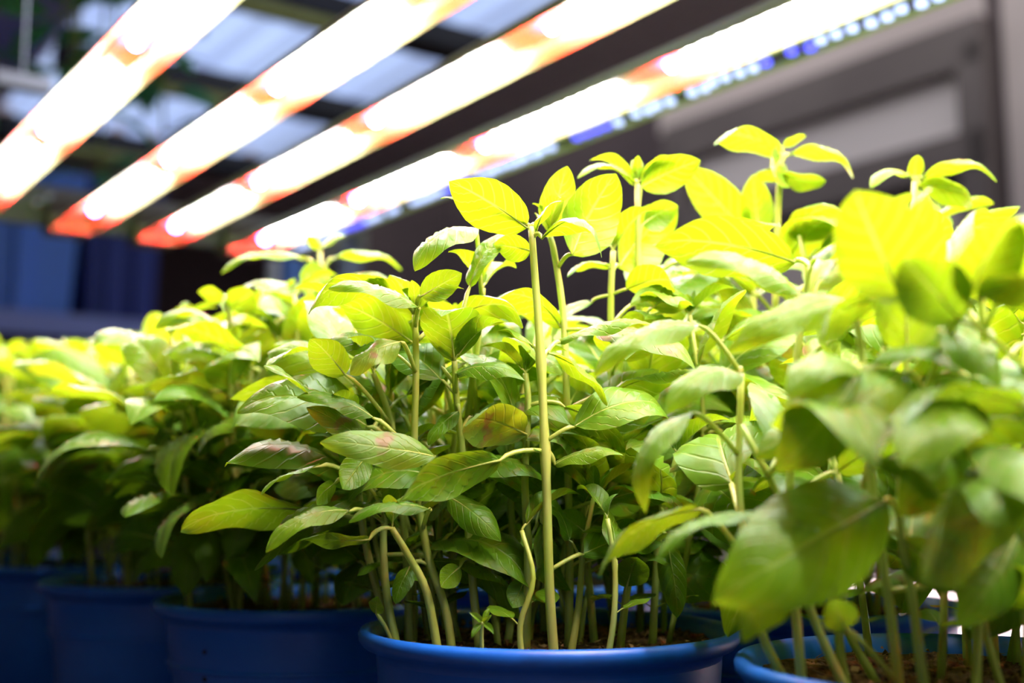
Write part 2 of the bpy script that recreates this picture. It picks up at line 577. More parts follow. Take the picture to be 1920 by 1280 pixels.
# shelf with blue bins at the far left
SH = 2.35
zsh = on_plane(60, 600, sn(SH, 0, 0), DV)
shelf = link('wall_shelf', None)
shelf.location = sn(SH + 0.3, 0.45, zsh.z - 0.03)
tag(shelf, 'shelf with a pale blue front edge under the blue bins', 'shelf')
inv = Matrix.Translation(-shelf.location)
MB().box(sn(SH + 0.32, 0.43, zsh.z - 0.012), DV * 0.3, NV * 0.45, Vector((0, 0, 0.012))).build('shelf_board', NAVY, shelf, M=inv)
MB().box(sn(SH, 0.43, zsh.z - 0.006), DV * 0.012, NV * 0.45, Vector((0, 0, 0.022))).build('front_edge', PALEB, shelf, M=inv)
for nn in (0.05, 0.82):
    MB().box(sn(SH + 0.5, nn, (zsh.z - 0.024 - 0.77) / 2), DV * 0.03, NV * 0.02, Vector((0, 0, (zsh.z - 0.026 + 0.77) / 2))).build('shelf_post', NAVY, shelf, M=inv)
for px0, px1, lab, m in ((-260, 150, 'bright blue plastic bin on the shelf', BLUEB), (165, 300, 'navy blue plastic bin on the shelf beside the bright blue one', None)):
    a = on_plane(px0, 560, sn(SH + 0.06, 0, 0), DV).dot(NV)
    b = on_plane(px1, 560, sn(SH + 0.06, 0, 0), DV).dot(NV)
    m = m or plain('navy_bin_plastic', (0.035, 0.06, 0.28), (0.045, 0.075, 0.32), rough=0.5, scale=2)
    t = link('storage_bin', None)
    zb_ = zsh.z + 0.001
    t.location = sn(SH + 0.25, (a + b) / 2, zb_)
    tag(t, lab, 'bin', 'bins on the shelf')
    h, w, dp = 0.30, abs(b - a) / 2, 0.18
    mb = MB()
    for z, k in ((0, 0.92), (h, 1.0)):
        for sx, sy in ((-1, -1), (1, -1), (1, 1), (-1, 1)):
            mb.v.append(NV * (w * k * sx) + DV * (dp * k * sy) + Vector((0, 0, z)))
    mb.f = [[3, 2, 1, 0], [0, 1, 5, 4], [1, 2, 6, 5], [2, 3, 7, 6], [3, 0, 4, 7], [4, 5, 6, 7]]
    mb.build('bin_body', m, t)
    MB().box((0, 0, h), NV * (w * 1.04), DV * (dp * 1.04), Vector((0, 0, 0.014))).build('bin_rim', m, t)
    for k in (-0.4, 0.4):
        MB().box(NV * (w * k) - DV * (dp * 0.985) + Vector((0, 0, h * 0.5)), NV * 0.008, DV * 0.012, Vector((0, 0, h * 0.42))).build('rib', m, t)

# conduits and the foliage beyond the first bar
for n, z, r, m, lab in ((0.06, ZL + 0.16, 0.012, PIPEB, 'blue grey pipe running beside the first grow bar'),
                        (0.10, ZL + 0.13, 0.006, PIPEY, 'thin dull yellow pipe running beside the blue grey pipe')):
    o = MB().tube([sn(-0.1, n, z), sn(1.142, n, z)], r, 12).build('conduit_pipe', m, None, True)
    tag(o, lab, 'pipe')
br = link('hanging_bracket', None)
c = at(42, 155, 1.0)
br.location = c
tag(br, 'small shiny metal bracket hanging by the pipes', 'bracket')
MB().box((0, 0, 0), NV * 0.022, DV * 0.008, (0, 0, 0.006)).build('bracket_arm', CHROME, br)
MB().tube([(0, 0, 0), (0, 0, ZR + 0.07 - c.z)], 0.0015, 6).build('hanging_wire', CHROME, br)

# ---------------------------------------------------------------- leaves
def leaf_mesh(name, mat, W_=0.32, arch=0.12, cup=0.35, fold=0.0, wav=0.03, tipd=0.10, ph=0.0, pet=((-0.3, 0, -0.1), (-0.12, 0, -0.01)),
              pr=0.02, nu=20, nv=10, twist=0.0, shift=True, serr=0.03, puck=0.026):
    v, f, uvs = [], [], []

    def cen(t):
        return arch * 4 * t * (1 - t) - tipd * max(0, t - 0.72) ** 2 * 8

    for i in range(nu + 1):
        t = i / nu
        hw = W_ * (max(t, 0.0) ** 0.62) * (max(1 - t, 0) ** 0.80) * 1.93 * (1 + 0.10 * math.sin(2.2 * t + ph * 0.3))
        if 0.06 < t < 0.97:
            hw *= 1 + serr * (((t * 13) % 1.0) - 0.5)
        hw = max(hw, 0.004)
        tw = twist * (t - 0.2)
        for j in range(nv + 1):
            s_ = -1 + 2 * j / nv
            y = s_ * hw
            z = -cup * s_ * s_ * hw + fold * abs(s_) * hw
            z += wav * math.sin(2 * math.pi * 1.7 * t + ph + 1.3 * s_) * s_ * s_
            z += puck * math.cos(2 * math.pi * (7 * t - 2.0 * abs(s_) ** 1.3)) * math.sin(math.pi * min(1, abs(s_) * 1.02)) * math.sin(math.pi * t)
            z -= 0.012 * math.exp(-(s_ / 0.12) ** 2) * (1 - t)
            y2 = y * math.cos(tw) - z * math.sin(tw)
            z2 = y * math.sin(tw) + z * math.cos(tw)
            v.append(Vector((t, y2, z2 + cen(t))))
            uvs.append((t, (s_ + 1) / 2))
    for i in range(nu):
        for j in range(nv):
            a = i * (nv + 1) + j
            f.append([a, a + nv + 1, a + nv + 2, a + 1])
    # petiole running on as a raised midrib underneath
    p0, p1 = Vector(pet[0]), Vector(pet[1])
    pts, rr = [], []
    for k in range(5):
        q = k / 5
        pts.append(p0 * (1 - q) ** 2 + p1 * 2 * q * (1 - q)); rr.append(pr)
    for k in range(6):
        t = k / 5 * 0.40
        pts.append(Vector((t, 0, cen(t) - 0.012 * (1 - t) - pr * 0.05))); rr.append(pr * (0.55 - 0.09 * k))
    tb = MB().tube(pts, rr, 5)
    b = len(v)
    nb = len(f)
    v += tb.v
    f += [[b + x for x in q] for q in tb.f]
    uvs += [(0.5, 0.5)] * len(tb.v)
    off = Vector(pet[0]) if shift else Vector()
    m = bpy.data.meshes.new(name)
    m.from_pydata([tuple(q - off) for q in v], [], f)
    ul = m.uv_layers.new(name='UVMap')
    lv = [0] * len(m.loops)
    m.loops.foreach_get('vertex_index', lv)
    flat = []
    for x in lv: flat += uvs[x]
    ul.data.foreach_set('uv', flat)
    m.polygons.foreach_set('use_smooth', [True] * len(m.polygons))
    m.materials.append(mat)
    m.materials.append(STEM)
    mi = [0] * nb + [1] * (len(f) - nb)
    m.polygons.foreach_set('material_index', mi)
    m.update()
    return m


random.seed(11)
VAR = []
for i in range(18):
    R_ = random.uniform
    VAR.append(leaf_mesh('leaf', LEAF_BROWN if i in (4, 11) else LEAF, W_=R_(0.29, 0.40), arch=R_(0.06, 0.22), cup=R_(0.1, 0.6), fold=R_(0, 0.25),
                         wav=R_(0.01, 0.05), tipd=R_(0.05, 0.22), ph=R_(0, 6), twist=R_(-0.4, 0.4),
                         pet=((-R_(0.22, 0.42), 0, -R_(0.05, 0.2)), (-0.1, 0, 0.01))))
YOUNG = [leaf_mesh('leaf', LEAF, W_=random.uniform(0.22, 0.3), arch=0.10, cup=-0.2, fold=0.5, wav=0.02, ph=i, pet=((-0.12, 0, -0.05), (-0.05, 0, 0)), nu=14, nv=8) for i in range(4)]
COTY = leaf_mesh('leaf', LEAF, W_=0.42, arch=0.05, cup=0.1, wav=0.02, tipd=0.0, pet=((-0.4, 0, -0.1), (-0.1, 0, 0)), nu=12, nv=8, puck=0.0)


def basis(x, up):
    x = x.normalized()
    z = (up - x * up.dot(x))
    if z.length < 1e-4: z = x.orthogonal()
    z.normalize()
    y = z.cross(x)
    return Matrix((x, y, z)).transposed()


ENV = [(-400, 650), (0, 650), (120, 640), (250, 625), (330, 575), (480, 535), (600, 515), (760, 520), (800, 570), (900, 560), (1000, 560), (1050, 610),
       (1190, 605), (1230, 490), (1400, 440), (1600, 400), (1700, 345), (1920, 335), (2600, 300)]


def env(x):
    for (a, ya), (b, yb) in zip(ENV, ENV[1:]):
        if a <= x <= b:
            return ya + (yb - ya) * (x - a) / (b - a)
    return 640


def allowed(p):
    x, y, d = project(p)
    if d < 0.13: return False
    if -50 < x < 1970 and y < env(x): return False
    if 470 < x < 1120 and d < (0.385 if y < 790 else 0.368) and y < 1230: return False
    if 1120 <= x < 1340 and d < 0.36: return False
    if 1100 < x < 1640 and 420 < y < 780 and d < 0.345: return False
    if 1100 < x < 1680 and 900 < y < 1230 and d < 0.312: return False
    if 1600 < x < 1930 and d < 0.215: return False
    return True


# ---------------------------------------------------------------- potted basil
ZRIM = 0.115
ZSOIL = 0.1095
POT_PROF = [(0.001, 0.0), (0.046, 0.0), (0.0475, 0.002), (0.0555, 0.084), (0.0562, 0.0855), (0.0570, 0.0875), (0.0585, 0.1050), (0.0592, 0.1085),
            (0.0628, 0.1095), (0.0645, 0.1115), (0.0648, 0.1135), (0.0640, 0.1150), (0.0622, 0.1153), (0.0600, 0.1140), (0.0585, 0.1100), (0.0560, 0.0960), (0.05, 0.06)]
BODY = MB().lathe(POT_PROF[:7] + [(0.0585, 0.1060)], 56).mesh('pot_body', True, POTM)
RIMM = MB().lathe([(0.0583, 0.1052)] + POT_PROF[7:], 56).mesh('pot_rim', True, POTM)
RING = MB().lathe([(0.0562, 0.0885), (0.0580, 0.0890), (0.0584, 0.0898), (0.0578, 0.0906), (0.0568, 0.0910)], 56).mesh('pot_ring', True, POTM)
random.seed(3)


def soil_mesh(seed):
    mb = MB()
    nr, na = 16, 56
    mb.v.append(Vector((0, 0, ZSOIL)))
    for i in range(1, nr + 1):
        r = 0.0583 * i / nr
        for k in range(na):
            th = 2 * math.pi * k / na
            x, y = r * math.cos(th), r * math.sin(th)
            h = 0.0022 * noise.noise(Vector((x * 160 + seed, y * 160, 0))) + 0.0018 * noise.noise(Vector((x * 420, y * 420 + seed, 3)))
            mb.v.append(Vector((x, y, ZSOIL + h)))
    for k in range(na):
        mb.f.append([0, 1 + k, 1 + (k + 1) % na])
    for i in range(nr - 1):
        for k in range(na):
            a, b = 1 + i * na + k, 1 + i * na + (k + 1) % na
            mb.f.append([a, a + na, b + na, b])
    return mb.mesh('soil', False, SOILM)


SOILS = [soil_mesh(i * 7.3) for i in range(3)]


def crumbs_mesh(seed):
    rd = random.Random(seed)
    mb = MB()
    for _ in range(420):
        r = 0.056 * math.sqrt(rd.random()); th = rd.uniform(0, 6.283)
        c = Vector((r * math.cos(th), r * math.sin(th), ZSOIL + 0.001 + rd.uniform(0, 0.0012)))
        q = rd.uniform(0.0005, 0.0014)
        b = len(mb.v)
        ax = [Vector((rd.gauss(0, 1), rd.gauss(0, 1), rd.gauss(0, .6))).normalized() * q * rd.uniform(.6, 1.4) for _ in range(4)]
        for d in (ax[0], ax[1], ax[2], -(ax[0] + ax[1] + ax[2]) * 0.6):
            mb.v.append(c + d)
        mb.f += [[b, b + 1, b + 2], [b, b + 2, b + 3], [b, b + 3, b + 1], [b + 1, b + 3, b + 2]]
    return mb.mesh('soil_crumbs', False, CRUMB)


CRUMBS = [crumbs_mesh(i) for i in range(2)]


MOVABLE, FIXED = [], []


class Pot:
    def __init__(self, x, y, label, idx):
        self.c = Vector((x, y, 0))
        self.root = link('potted_basil', None)
        self.root.location = self.c
        tag(self.root, label, 'potted plant', 'potted basil on the bench')
        b = link('plant_pot', BODY, self.root)
        link('rim', RIMM, b)
        link('ring', RING, b)
        s = link('soil', SOILS[idx % 3], self.root)
        s.rotation_euler.z = idx * 1.3
        c = link('soil_crumbs', CRUMBS[idx % 2], s)
        c['kind'] = 'stuff'
        self.inv = Matrix.Translation(-self.c)
        self.stems = []            # (object, points)
        self.n = 0

    def stem(self, pts, r0=0.0016, r1=0.0009, nodes=()):
        pts = [Vector(p) for p in pts]
        for i, p in enumerate(pts):
            if i == 0: p.z = ZSOIL - 0.003
            lim = 0.052 if i == 0 else 0.0545
            d = Vector((p.x - self.c.x, p.y - self.c.y, 0))
            if p.z < ZRIM + 0.006 and d.length > lim:
                p -= d.normalized() * (d.length - lim)
        # resample
        fine = []
        for i in range(len(pts) - 1):
            a, b = pts[i], pts[i + 1]
            pa = pts[i - 1] if i else a - (b - a)
            pb = pts[i + 2] if i + 2 < len(pts) else b + (b - a)
            for k in range(4):
                t = k / 4
                fine.append(0.5 * ((2 * a) + (b - pa) * t + (2 * pa - 5 * a + 4 * b - pb) * t * t + (3 * a - pa - 3 * b + pb) * t ** 3))
        fine.append(pts[-1])
        nn = len(fine)
        rad = [r0 + (r1 - r0) * i / (nn - 1) for i in range(nn)]
        for q in nodes:
            i = min(range(nn), key=lambda k: (fine[k] - q).length)
            rad[i] *= 1.35
        o = MB().tube(fine, rad, 7).build('stem', STEM, self.root, True, self.inv)
        self.stems.append((o, fine))
        return o, fine

    def add_leaf(self, stem_o, mesh, p, x, up, size):
        M = Matrix.Translation(p) @ (basis(x, up).to_4x4()) @ Matrix.Scale(size, 4)
        lo = link('leaf', mesh, stem_o, M=self.inv_of(stem_o) @ M)
        if mesh not in YOUNG: MOVABLE.append((lo, self))
        self.n += 1

    def inv_of(self, o):
        return Matrix.Identity(4)      # stem meshes already sit in world coordinates through their own matrix

    def hero(self, base, tip, nrm, W_=0.32, node=None, mat=None, **kw):
        """one leaf from blade base to tip; nrm in camera axes (right, up, towards camera)"""
        b, t = at(*base), at(*tip)
        n = RGT * nrm[0] + UPV * nrm[1] - FWD * nrm[2]
        L_ = (t - b).length
        B = basis(t - b, n)
        want = b - (t - b).normalized() * 0.012 - Vector((0, 0, 0.008))
        if node is not None:
            want = at(*node)
        best = min(((q - want).length, i, k) for i, (o, fine) in enumerate(self.stems) for k, q in enumerate(fine) if q.z < b.z + 0.01)
        o, fine = self.stems[best[1]]
        q = fine[best[2]]
        M = Matrix.Translation(b) @ B.to_4x4() @ Matrix.Scale(L_, 4)
        Mi_ = M.inverted()
        l0 = Mi_ @ q
        l1 = Mi_ @ (q * 0.35 + b * 0.65 + Vector((0, 0, 0.003)))
        me = leaf_mesh('leaf', mat or LEAF, W_=W_, pet=(l0, l1), pr=0.00075 / L_, shift=False, **kw)
        FIXED.append((link('leaf', me, o, M=M), self))
        self.n += 1
        return q

    def fill(self, seed, n, hmin, hmax, size=1.0, where=None, lean=0.35):
        rd = random.Random(seed)
        for i in range(n):
            for _ in range(30):
                r = 0.052 * math.sqrt(rd.random()); th = rd.uniform(0, 6.283)
                if where is None or where(r * math.cos(th), r * math.sin(th)): break
            bx, by = r * math.cos(th), r * math.sin(th)
            h = rd.uniform(hmin, hmax)
            ox, oy = bx * lean * rd.uniform(.3, 1.6) + rd.gauss(0, .006), by * lean * rd.uniform(.3, 1.6) + rd.gauss(0, .006)
            P0 = self.c + Vector((bx, by, ZSOIL - 0.003))
            P3 = self.c + Vector((bx + ox, by + oy, ZSOIL + h))
            # clip under the canopy line
            while h > 0.05:
                x, y, d = project(P3)
                if d > 0.12 and (y > env(x) + 30 or not -60 < x < 1980): break
                h -= 0.006
                P3 = self.c + Vector((bx + ox, by + oy, ZSOIL + h))
            P1 = P0.lerp(P3, 0.33) + Vector((rd.gauss(0, .003), rd.gauss(0, .003), 0))
            P2 = P0.lerp(P3, 0.66) + Vector((rd.gauss(0, .003), rd.gauss(0, .003), 0))
            o, fine = self.stem([P0, P1, P2, P3], rd.uniform(.0010, .0014), rd.uniform(.0006, .0009))
            self.leafify(o, fine, rd, size)

    def leafify(self, o, fine, rd, size=1.0, zlow=None, top=True, free=False):
        nn = len(fine)
        h = fine[-1].z - ZSOIL

        def along(z):
            for k in range(nn - 1):
                if fine[k].z <= z <= fine[k + 1].z:
                    return fine[k].lerp(fine[k + 1], (z - fine[k].z) / max(1e-6, fine[k + 1].z - fine[k].z))
            return fine[-1]

        phi = rd.uniform(0, 6.283)
        z = ZSOIL + (zlow or rd.uniform(0.020, 0.040))
        if rd.random() < 0.5:
            p = along(ZSOIL + rd.uniform(.010, .020))
            for k in (0, 1):
                a = phi + 1.57 + math.pi * k
                d = Vector((math.cos(a), math.sin(a), 0.25))
                if allowed(p + d * 0.015):
                    self.add_leaf(o, COTY, p, d, Vector((0, 0, 1)), rd.uniform(.009, .013))
        zt = ZSOIL + h
        while z < zt - 0.006:
            u = (z - ZSOIL) / h
            p = along(z)
            sz = size * (0.028 + 0.020 * math.sin(math.pi * min(1, u * 0.95)) * rd.uniform(.7, 1.2))
            if u > 0.86: sz *= 0.75
            for k in (0, 1):
                a = phi + math.pi * k + rd.gauss(0, .25)
                el = math.radians(rd.gauss(-14 + 42 * u, 24))
                d = Vector((math.cos(a) * math.cos(el), math.sin(a) * math.cos(el), math.sin(el)))
                up = Vector((rd.gauss(0, .55), rd.gauss(0, .55), 1))
                if rd.random() > 0.04 and (p + d * sz * 1.3).z > ZRIM + 0.004 and allowed(p + d * sz * 1.3) and allowed(p + d * sz * 0.7):
                    self.add_leaf(o, rd.choice(VAR), p, d, up, sz)
            phi += math.pi / 2 + rd.gauss(0, .2)
            z += rd.uniform(0.014, 0.022) * (1.1 - 0.4 * u)
        if not top: return
        for k in range(4):
            a = phi + math.pi / 2 * k
            el = math.radians(28 if k % 2 else 62)
            d = Vector((math.cos(a) * math.cos(el), math.sin(a) * math.cos(el), math.sin(el)))
            sz = rd.uniform(.015, .022) if k % 2 else rd.uniform(.007, .011)
            if free or allowed(fine[-1] + d * sz):
                self.add_leaf(o, rd.choice(YOUNG), fine[-1], d, Vector((0, 0, 1)), sz)


RA = Vector((-0.103, 0.1245, 0))
P1c = Vector((0.0125, 0.411, 0))
BV = Vector((0.772, 0.636, 0))
front = [Vector((0.126, 0.327, 0)), P1c, Vector((-0.0905, 0.525, 0)), Vector((-0.184, 0.636, 0)), P1c + RA * 3.0, P1c + RA * 4.0]
FL = ['potted basil at the near end of front row, large leaves drooping over rim',
      'potted basil with one tall straight stem among bare stems, second in front row',
      'potted basil in blue pot with dark specks below its rim, third in the front row',
      'potted basil fourth in the front row, beyond the pot with dark specks',
      'potted basil fifth in the front row, next to last before the blue bins',
      'potted basil at the far end of the front row nearest the blue bins']
PF = [Pot(p.x, p.y, l, i) for i, (p, l) in enumerate(zip(front, FL))]
BL = ['potted basil at the near end of the back row',
      'back row potted basil, second from near end, topped by arching pale leaves',
      'third potted basil in the back row, behind the tall straight stem',
      'fourth potted basil in the back row, behind the pot with dark specks',
      'potted basil at the far end of the back row']
PB = []
for i in range(5):
    q = front[1] + RA * (i - 1) + BV * 0.146
    if i == 0: q = Vector((0.252, 0.402, 0))
    PB.append(Pot(q.x, q.y, BL[i], i + 6))

# dark specks on the third pot
for px, py in ((383, 1222), (383, 1272), (305, 1143)):
    d = ray(px, py)

    def wall_r(z):
        return 0.0475 + (z - 0.002) * 0.0976 if z < 0.086 else 0.0570 + (z - 0.0875) * 0.0857

    t = 0.35
    while t < 0.7:
        q = CAMP + d * t - front[2]
        if 0 < q.z < 0.112 and Vector((q.x, q.y)).length < wall_r(q.z) + 0.0003: break
        t += 0.0003
    out = Vector((q.x, q.y, 0)).normalized()
    c = out * wall_r(q.z) + Vector((0, 0, q.z))
    side = Vector((-out.y, out.x, 0))
    mb = MB()
    mb.v.append(c + out * 0.0006)
    for k in range(9):
        a = 2 * math.pi * k / 9
        mb.v.append(c - out * 0.0003 + side * math.cos(a) * 0.0018 * (1 + .3 * math.sin(3 * k)) + Vector((0, 0, math.sin(a) * 0.0014)))
    for k in range(9): mb.f.append([0, 1 + k, 1 + (k + 1) % 9])
    mb.build('speck', DARKSPECK, PF[2].root)

# ---- hero stems of the pot in focus
A = PF[1]
s_ = A.stem([at(1040, 1248, .362), at(1030, 1100, .362), at(1024, 900, .364), at(1014, 680, .367), at(1003, 520, .370), at(996, 425, .372)], .00165, .0011,
            nodes=[at(1026, 865, .364), at(1014, 660, .367)])
HEROSTEMS = [
    [(985, 1235, .372), (990, 1050, .374), (984, 900, .376), (990, 760, .378), (985, 700, .38)],
    [(735, 1200, .385), (726, 1120, .384), (719, 1030, .384), (722, 960, .384), (735, 860, .384)],
    [(825, 1215, .375), (800, 1110, .373), (765, 1040, .371), (735, 990, .370)],
    [(850, 1215, .38), (835, 1140, .38), (800, 1030, .38), (778, 860, .379), (780, 700, .378), (778, 590, .378)],
    [(900, 1215, .383), (889, 1120, .383), (880, 1020, .383), (868, 860, .382), (855, 740, .38), (852, 676, .378)],
    [(770, 1190, .395), (764, 1090, .395), (757, 980, .394), (735, 800, .392), (700, 700, .39)],
    [(1065, 1225, .39), (1068, 1060, .392), (1065, 900, .394), (1058, 620, .396), (1040, 480, .397), (1030, 440, .398)],
    [(1200, 1200, .43), (1200, 900, .43), (1197, 600, .43), (1195, 345, .43)],
    [(1150, 1200, .42), (1148, 900, .42), (1145, 580, .42), (1150, 470, .42)],
    [(1115, 1215, .40), (1105, 1100, .40), (1092, 980, .40), (1110, 840, .40)],
    [(1160, 1215, .385), (1175, 1110, .38), (1190, 1060, .38)],
    [(1222, 1200, .40), (1228, 1110, .40), (1236, 1000, .40), (1270, 850, .385)],
    [(950, 1205, .40), (965, 1090, .40), (958, 950, .40), (960, 800, .40)],
    [(700, 1190, .40), (690, 1040, .395), (670, 900, .385), (660, 800, .38)],
    [(850, 1190, .41), (850, 1000, .41), (880, 760, .405), (900, 600, .40), (905, 540, .40)],
]
for st in HEROSTEMS:
    A.stem([at(*q) for q in st], .0015, .0010)
UPN, BACK, TOWARD = (0, 1, -.2), (0.1, .45, -.85), (0, .6, .75)
H = A.hero
# crown of the tall stem
H((988, 426, .372), (842, 338, .362), (.15, .5, -.85), .385, node=(998, 440, .372), arch=.06, cup=.25, wav=.02, tipd=.02)
H((1032, 440, .398), (1062, 312, .40), (-.2, .3, -.9), .34, arch=.05, cup=.2, tipd=.03)
H((1072, 478, .392), (1152, 326, .398), (-.3, .25, -.9), .42, node=(1045, 520, .397), arch=.08, cup=.3, tipd=.03)
H((1016, 446, .370), (1132, 466, .362), (-.1, .95, -.25), .36, node=(1000, 455, .372), arch=.38, cup=.45, tipd=.2)
H((1005, 432, .372), (1050, 372, .36), (0, .8, .5), .26, node=(998, 432, .372), arch=.1, cup=.2)
H((862, 372, .372), (826, 370, .372), (0, .9, .3), .2, node=(996, 430, .372), arch=.05)
H((996, 470, .380), (928, 458, .385), (.1, .3, -.9), .46, arch=.05, cup=.2)
H((880, 536, .385), (952, 428, .392), (-.6, .5, .55), .30, arch=.10, cup=.3, fold=.2)
H((893, 428, .392), (774, 496, .375), (-.35, .75, .55), .34, node=(900, 560, .40), arch=.16, cup=.4, puck=.03)
H((788, 556, .372), (866, 512, .372), (-.1, .2, -.95), .40, node=(779, 600, .378), arch=.05, cup=.1, tipd=.0)
H((852, 676, .378), (832, 562, .362), (.1, .1, -.95), .50, node=(853, 690, .378), arch=.10, cup=-.25, tipd=.5)
H((842, 600, .39), (985, 605, .375), (.1, .7, -.7), .30, arch=.28, cup=.4)
H((738, 540, .38), (574, 580, .368), (0, .75, -.6), .30, node=(779, 600, .378), arch=.22, cup=.3)
H((786, 577, .372), (620, 530, .362), (0, .85, .45), .22, node=(779, 610, .378), arch=.10, cup=.4)
H((772, 640, .392), (640, 566, .395), (.1, .3, -.9), .36, arch=.08, cup=.2)
H((648, 702, .375), (582, 632, .370), (.2, .3, -.9), .50, node=(718, 790, .391), arch=.05, cup=.2)
H((752, 640, .365), (655, 695, .358), (0, .6, .75), .30, node=(779, 700, .378), mat=LEAF_BROWN, arch=.15, cup=.6, wav=.08)
H((640, 764, .372), (502, 676, .360), (-.2, .75, .3), .16, arch=-.06, cup=.3, fold=.5)
H((700, 782, .372), (562, 736, .362), (0, .75, .55), .20, arch=.10, cup=.5)
H((690, 830, .375), (578, 762, .368), (-.1, .45, .8), .24, mat=LEAF_BROWN, arch=.10, cup=.4)
H((1052, 612, .396), (920, 560, .390), (.1, .75, -.5), .32, node=(1058, 640, .396), arch=.26, cup=.3)
H((1050, 640, .385), (1228, 600, .375), (0, .9, .3), .17, node=(1018, 668, .367), arch=.08, cup=.5)
H((1030, 660, .372), (1146, 752, .362), (.1, .8, -.4), .22, node=(1014, 664, .367), arch=.08, cup=.4)
H((1000, 650, .372), (935, 615, .380), (0, .8, -.3), .30, node=(1014, 664, .367), arch=.1)
H((856, 700, .372), (982, 705, .360), (0, .8, .55), .24, node=(854, 735, .38), arch=.14, cup=.4)
H((860, 770, .378), (800, 830, .372), (-.5, .4, .7), .30, arch=.08, cup=.3)
H((985, 812, .372), (866, 790, .352), (.1, .35, -.9), .40, node=(988, 850, .376), arch=.12, cup=.3, mat=LEAF_BROWN)
# lower left sprays
H((817, 855, .360), (606, 825, .344), (0, .35, .9), .20, node=(790, 900, .379), arch=.05, cup=.4, mat=LEAF_BROWN)
H((936, 862, .356), (748, 930, .342), (-.1, .35, -.9), .27, node=(1026, 868, .364), arch=.08, cup=.25)
H((656, 956, .362), (497, 1023, .345), (-.25, .8, .55), .21, node=(725, 980, .384), arch=.14, cup=.3, tipd=.1)
H((808, 955, .360), (655, 968, .350), (0, .9, .25), .18, node=(790, 990, .379), arch=.12, cup=.5)
H((692, 1010, .365), (562, 1004, .352), (0, .5, -.8), .17, node=(735, 995, .370), arch=-.04, cup=.2)
H((600, 872, .372), (486, 918, .362), (-.1, .9, -.2), .15, node=(665, 890, .385), arch=.06, cup=.3)
H((628, 905, .372), (590, 945, .365), (-.6, .2, -.7), .42, node=(665, 910, .385), arch=.1, cup=.3)
H((690, 850, .374), (640, 918, .366), (-.1, .1, -.95), .42, node=(680, 940, .39), arch=.06, cup=.2)
H((780, 870, .380), (720, 950, .375), (.1, .2, .95), .38, arch=.08, cup=.3)
H((840, 930, .374), (940, 1010, .366), (.1, .55, .8), .30, arch=.12, cup=.5)
H((1040, 870, .366), (1165, 845, .358), (0, .8, .4), .24, node=(1026, 868, .364), arch=.10, cup=.4)
H((1060, 762, .380), (1178, 842, .370), (.1, .6, -.6), .28, arch=.10, cup=.3)
H((1020, 855, .366), (1000, 838, .362), (-.2, .8, .4), .3, node=(1026, 868, .364), arch=.05)
H((1000, 930, .39), (930, 905, .388), (0, .6, .7), .4, arch=.08)
H((1095, 945, .392), (1120, 895, .386), (0, .3, .9), .48, arch=.05, cup=.1)
H((1100, 1000, .39), (1048, 960, .385), (0, .4, .9), .45, arch=.05, cup=.1)
H((1175, 1100, .376), (1195, 1040, .368), (0, .3, -.95), .50, arch=.06, cup=.2)
H((985, 1085, .374), (960, 1140, .37), (.1, .2, -.95), .50, arch=.05, cup=.1)
H((862, 1062, .372), (825, 1100, .368), (0, .3, -.9), .55, arch=.05, cup=.1)
H((705, 1150, .378), (708, 1120, .374), (-.2, .2, .9), .48, arch=.05, cup=.0)
H((1250, 1010, .392), (1272, 1160, .38), (.2, .2, -.9), .22, node=(1236, 1010, .40), arch=.08, cup=.3)
H((770, 1060, .38), (740, 1130, .374), (-.3, .1, .9), .32, arch=.08, cup=.3)
# tall plants at the back of this pot
H((1202, 350, .43), (1313, 300, .425), (0, .3, -.95), .36, arch=.12, cup=.3, tipd=.05)
H((1190, 345, .43), (1084, 325, .42), (-.1, .9, .2), .22, node=(1195, 360, .43), arch=.22, cup=.3)
H((1145, 500, .42), (1062, 512, .41), (0, .9, -.3), .25, node=(1147, 540, .42), arch=.14)
H((1160, 500, .425), (1260, 390, .44), (-.2, .3, -.9), .40, node=(1147, 520, .42), arch=.08)
H((1205, 420, .43), (1268, 385, .435), (0, .4, -.9), .45, node=(1196, 470, .43), arch=.08)
H((1205, 520, .425), (1290, 590, .41), (.2, .8, .3), .2, node=(1197, 480, .43), arch=.12, cup=.4)
H((1300, 580, .42), (1185, 560, .40), (0, .85, .4), .22, node=(1197, 610, .43), arch=.2)
# fill of the pot in focus: stems in the back two thirds only
A.fill(21, 19, 0.075, 0.125, where=lambda x, y: y > -0.008, lean=0.3)
A.fill(22, 7, 0.03, 0.05, size=0.42, where=lambda x, y: y < 0.01, lean=0.2)

for k, (o, fine) in enumerate(list(A.stems)[:16]):
    A.leafify(o, fine, random.Random(300 + k), 0.9, top=k > 0, free=True)

# small bright seedling by the rim
sd_o, _ = A.stem([at(905, 1215, .356), at(903, 1190, .355), at(905, 1165, .354)], .0007, .0005)
for tp, n in (((880, 1148, .352), (-.2, .6, .7)), ((922, 1152, .352), (.3, .5, .7)), ((926, 1188, .350), (.2, .5, .8)), ((884, 1196, .351), (-.2, .5, .8)), ((918, 1140, .356), (.1, .6, .5))):
    b, t = at(905, 1168, .354), at(*tp)
    M = Matrix.Translation(b) @ basis(t - b, RGT * n[0] + UPV * n[1] - FWD * n[2]).to_4x4() @ Matrix.Scale((t - b).length / 1.12, 4)
    link('leaf', YOUNG[1], sd_o, M=M)

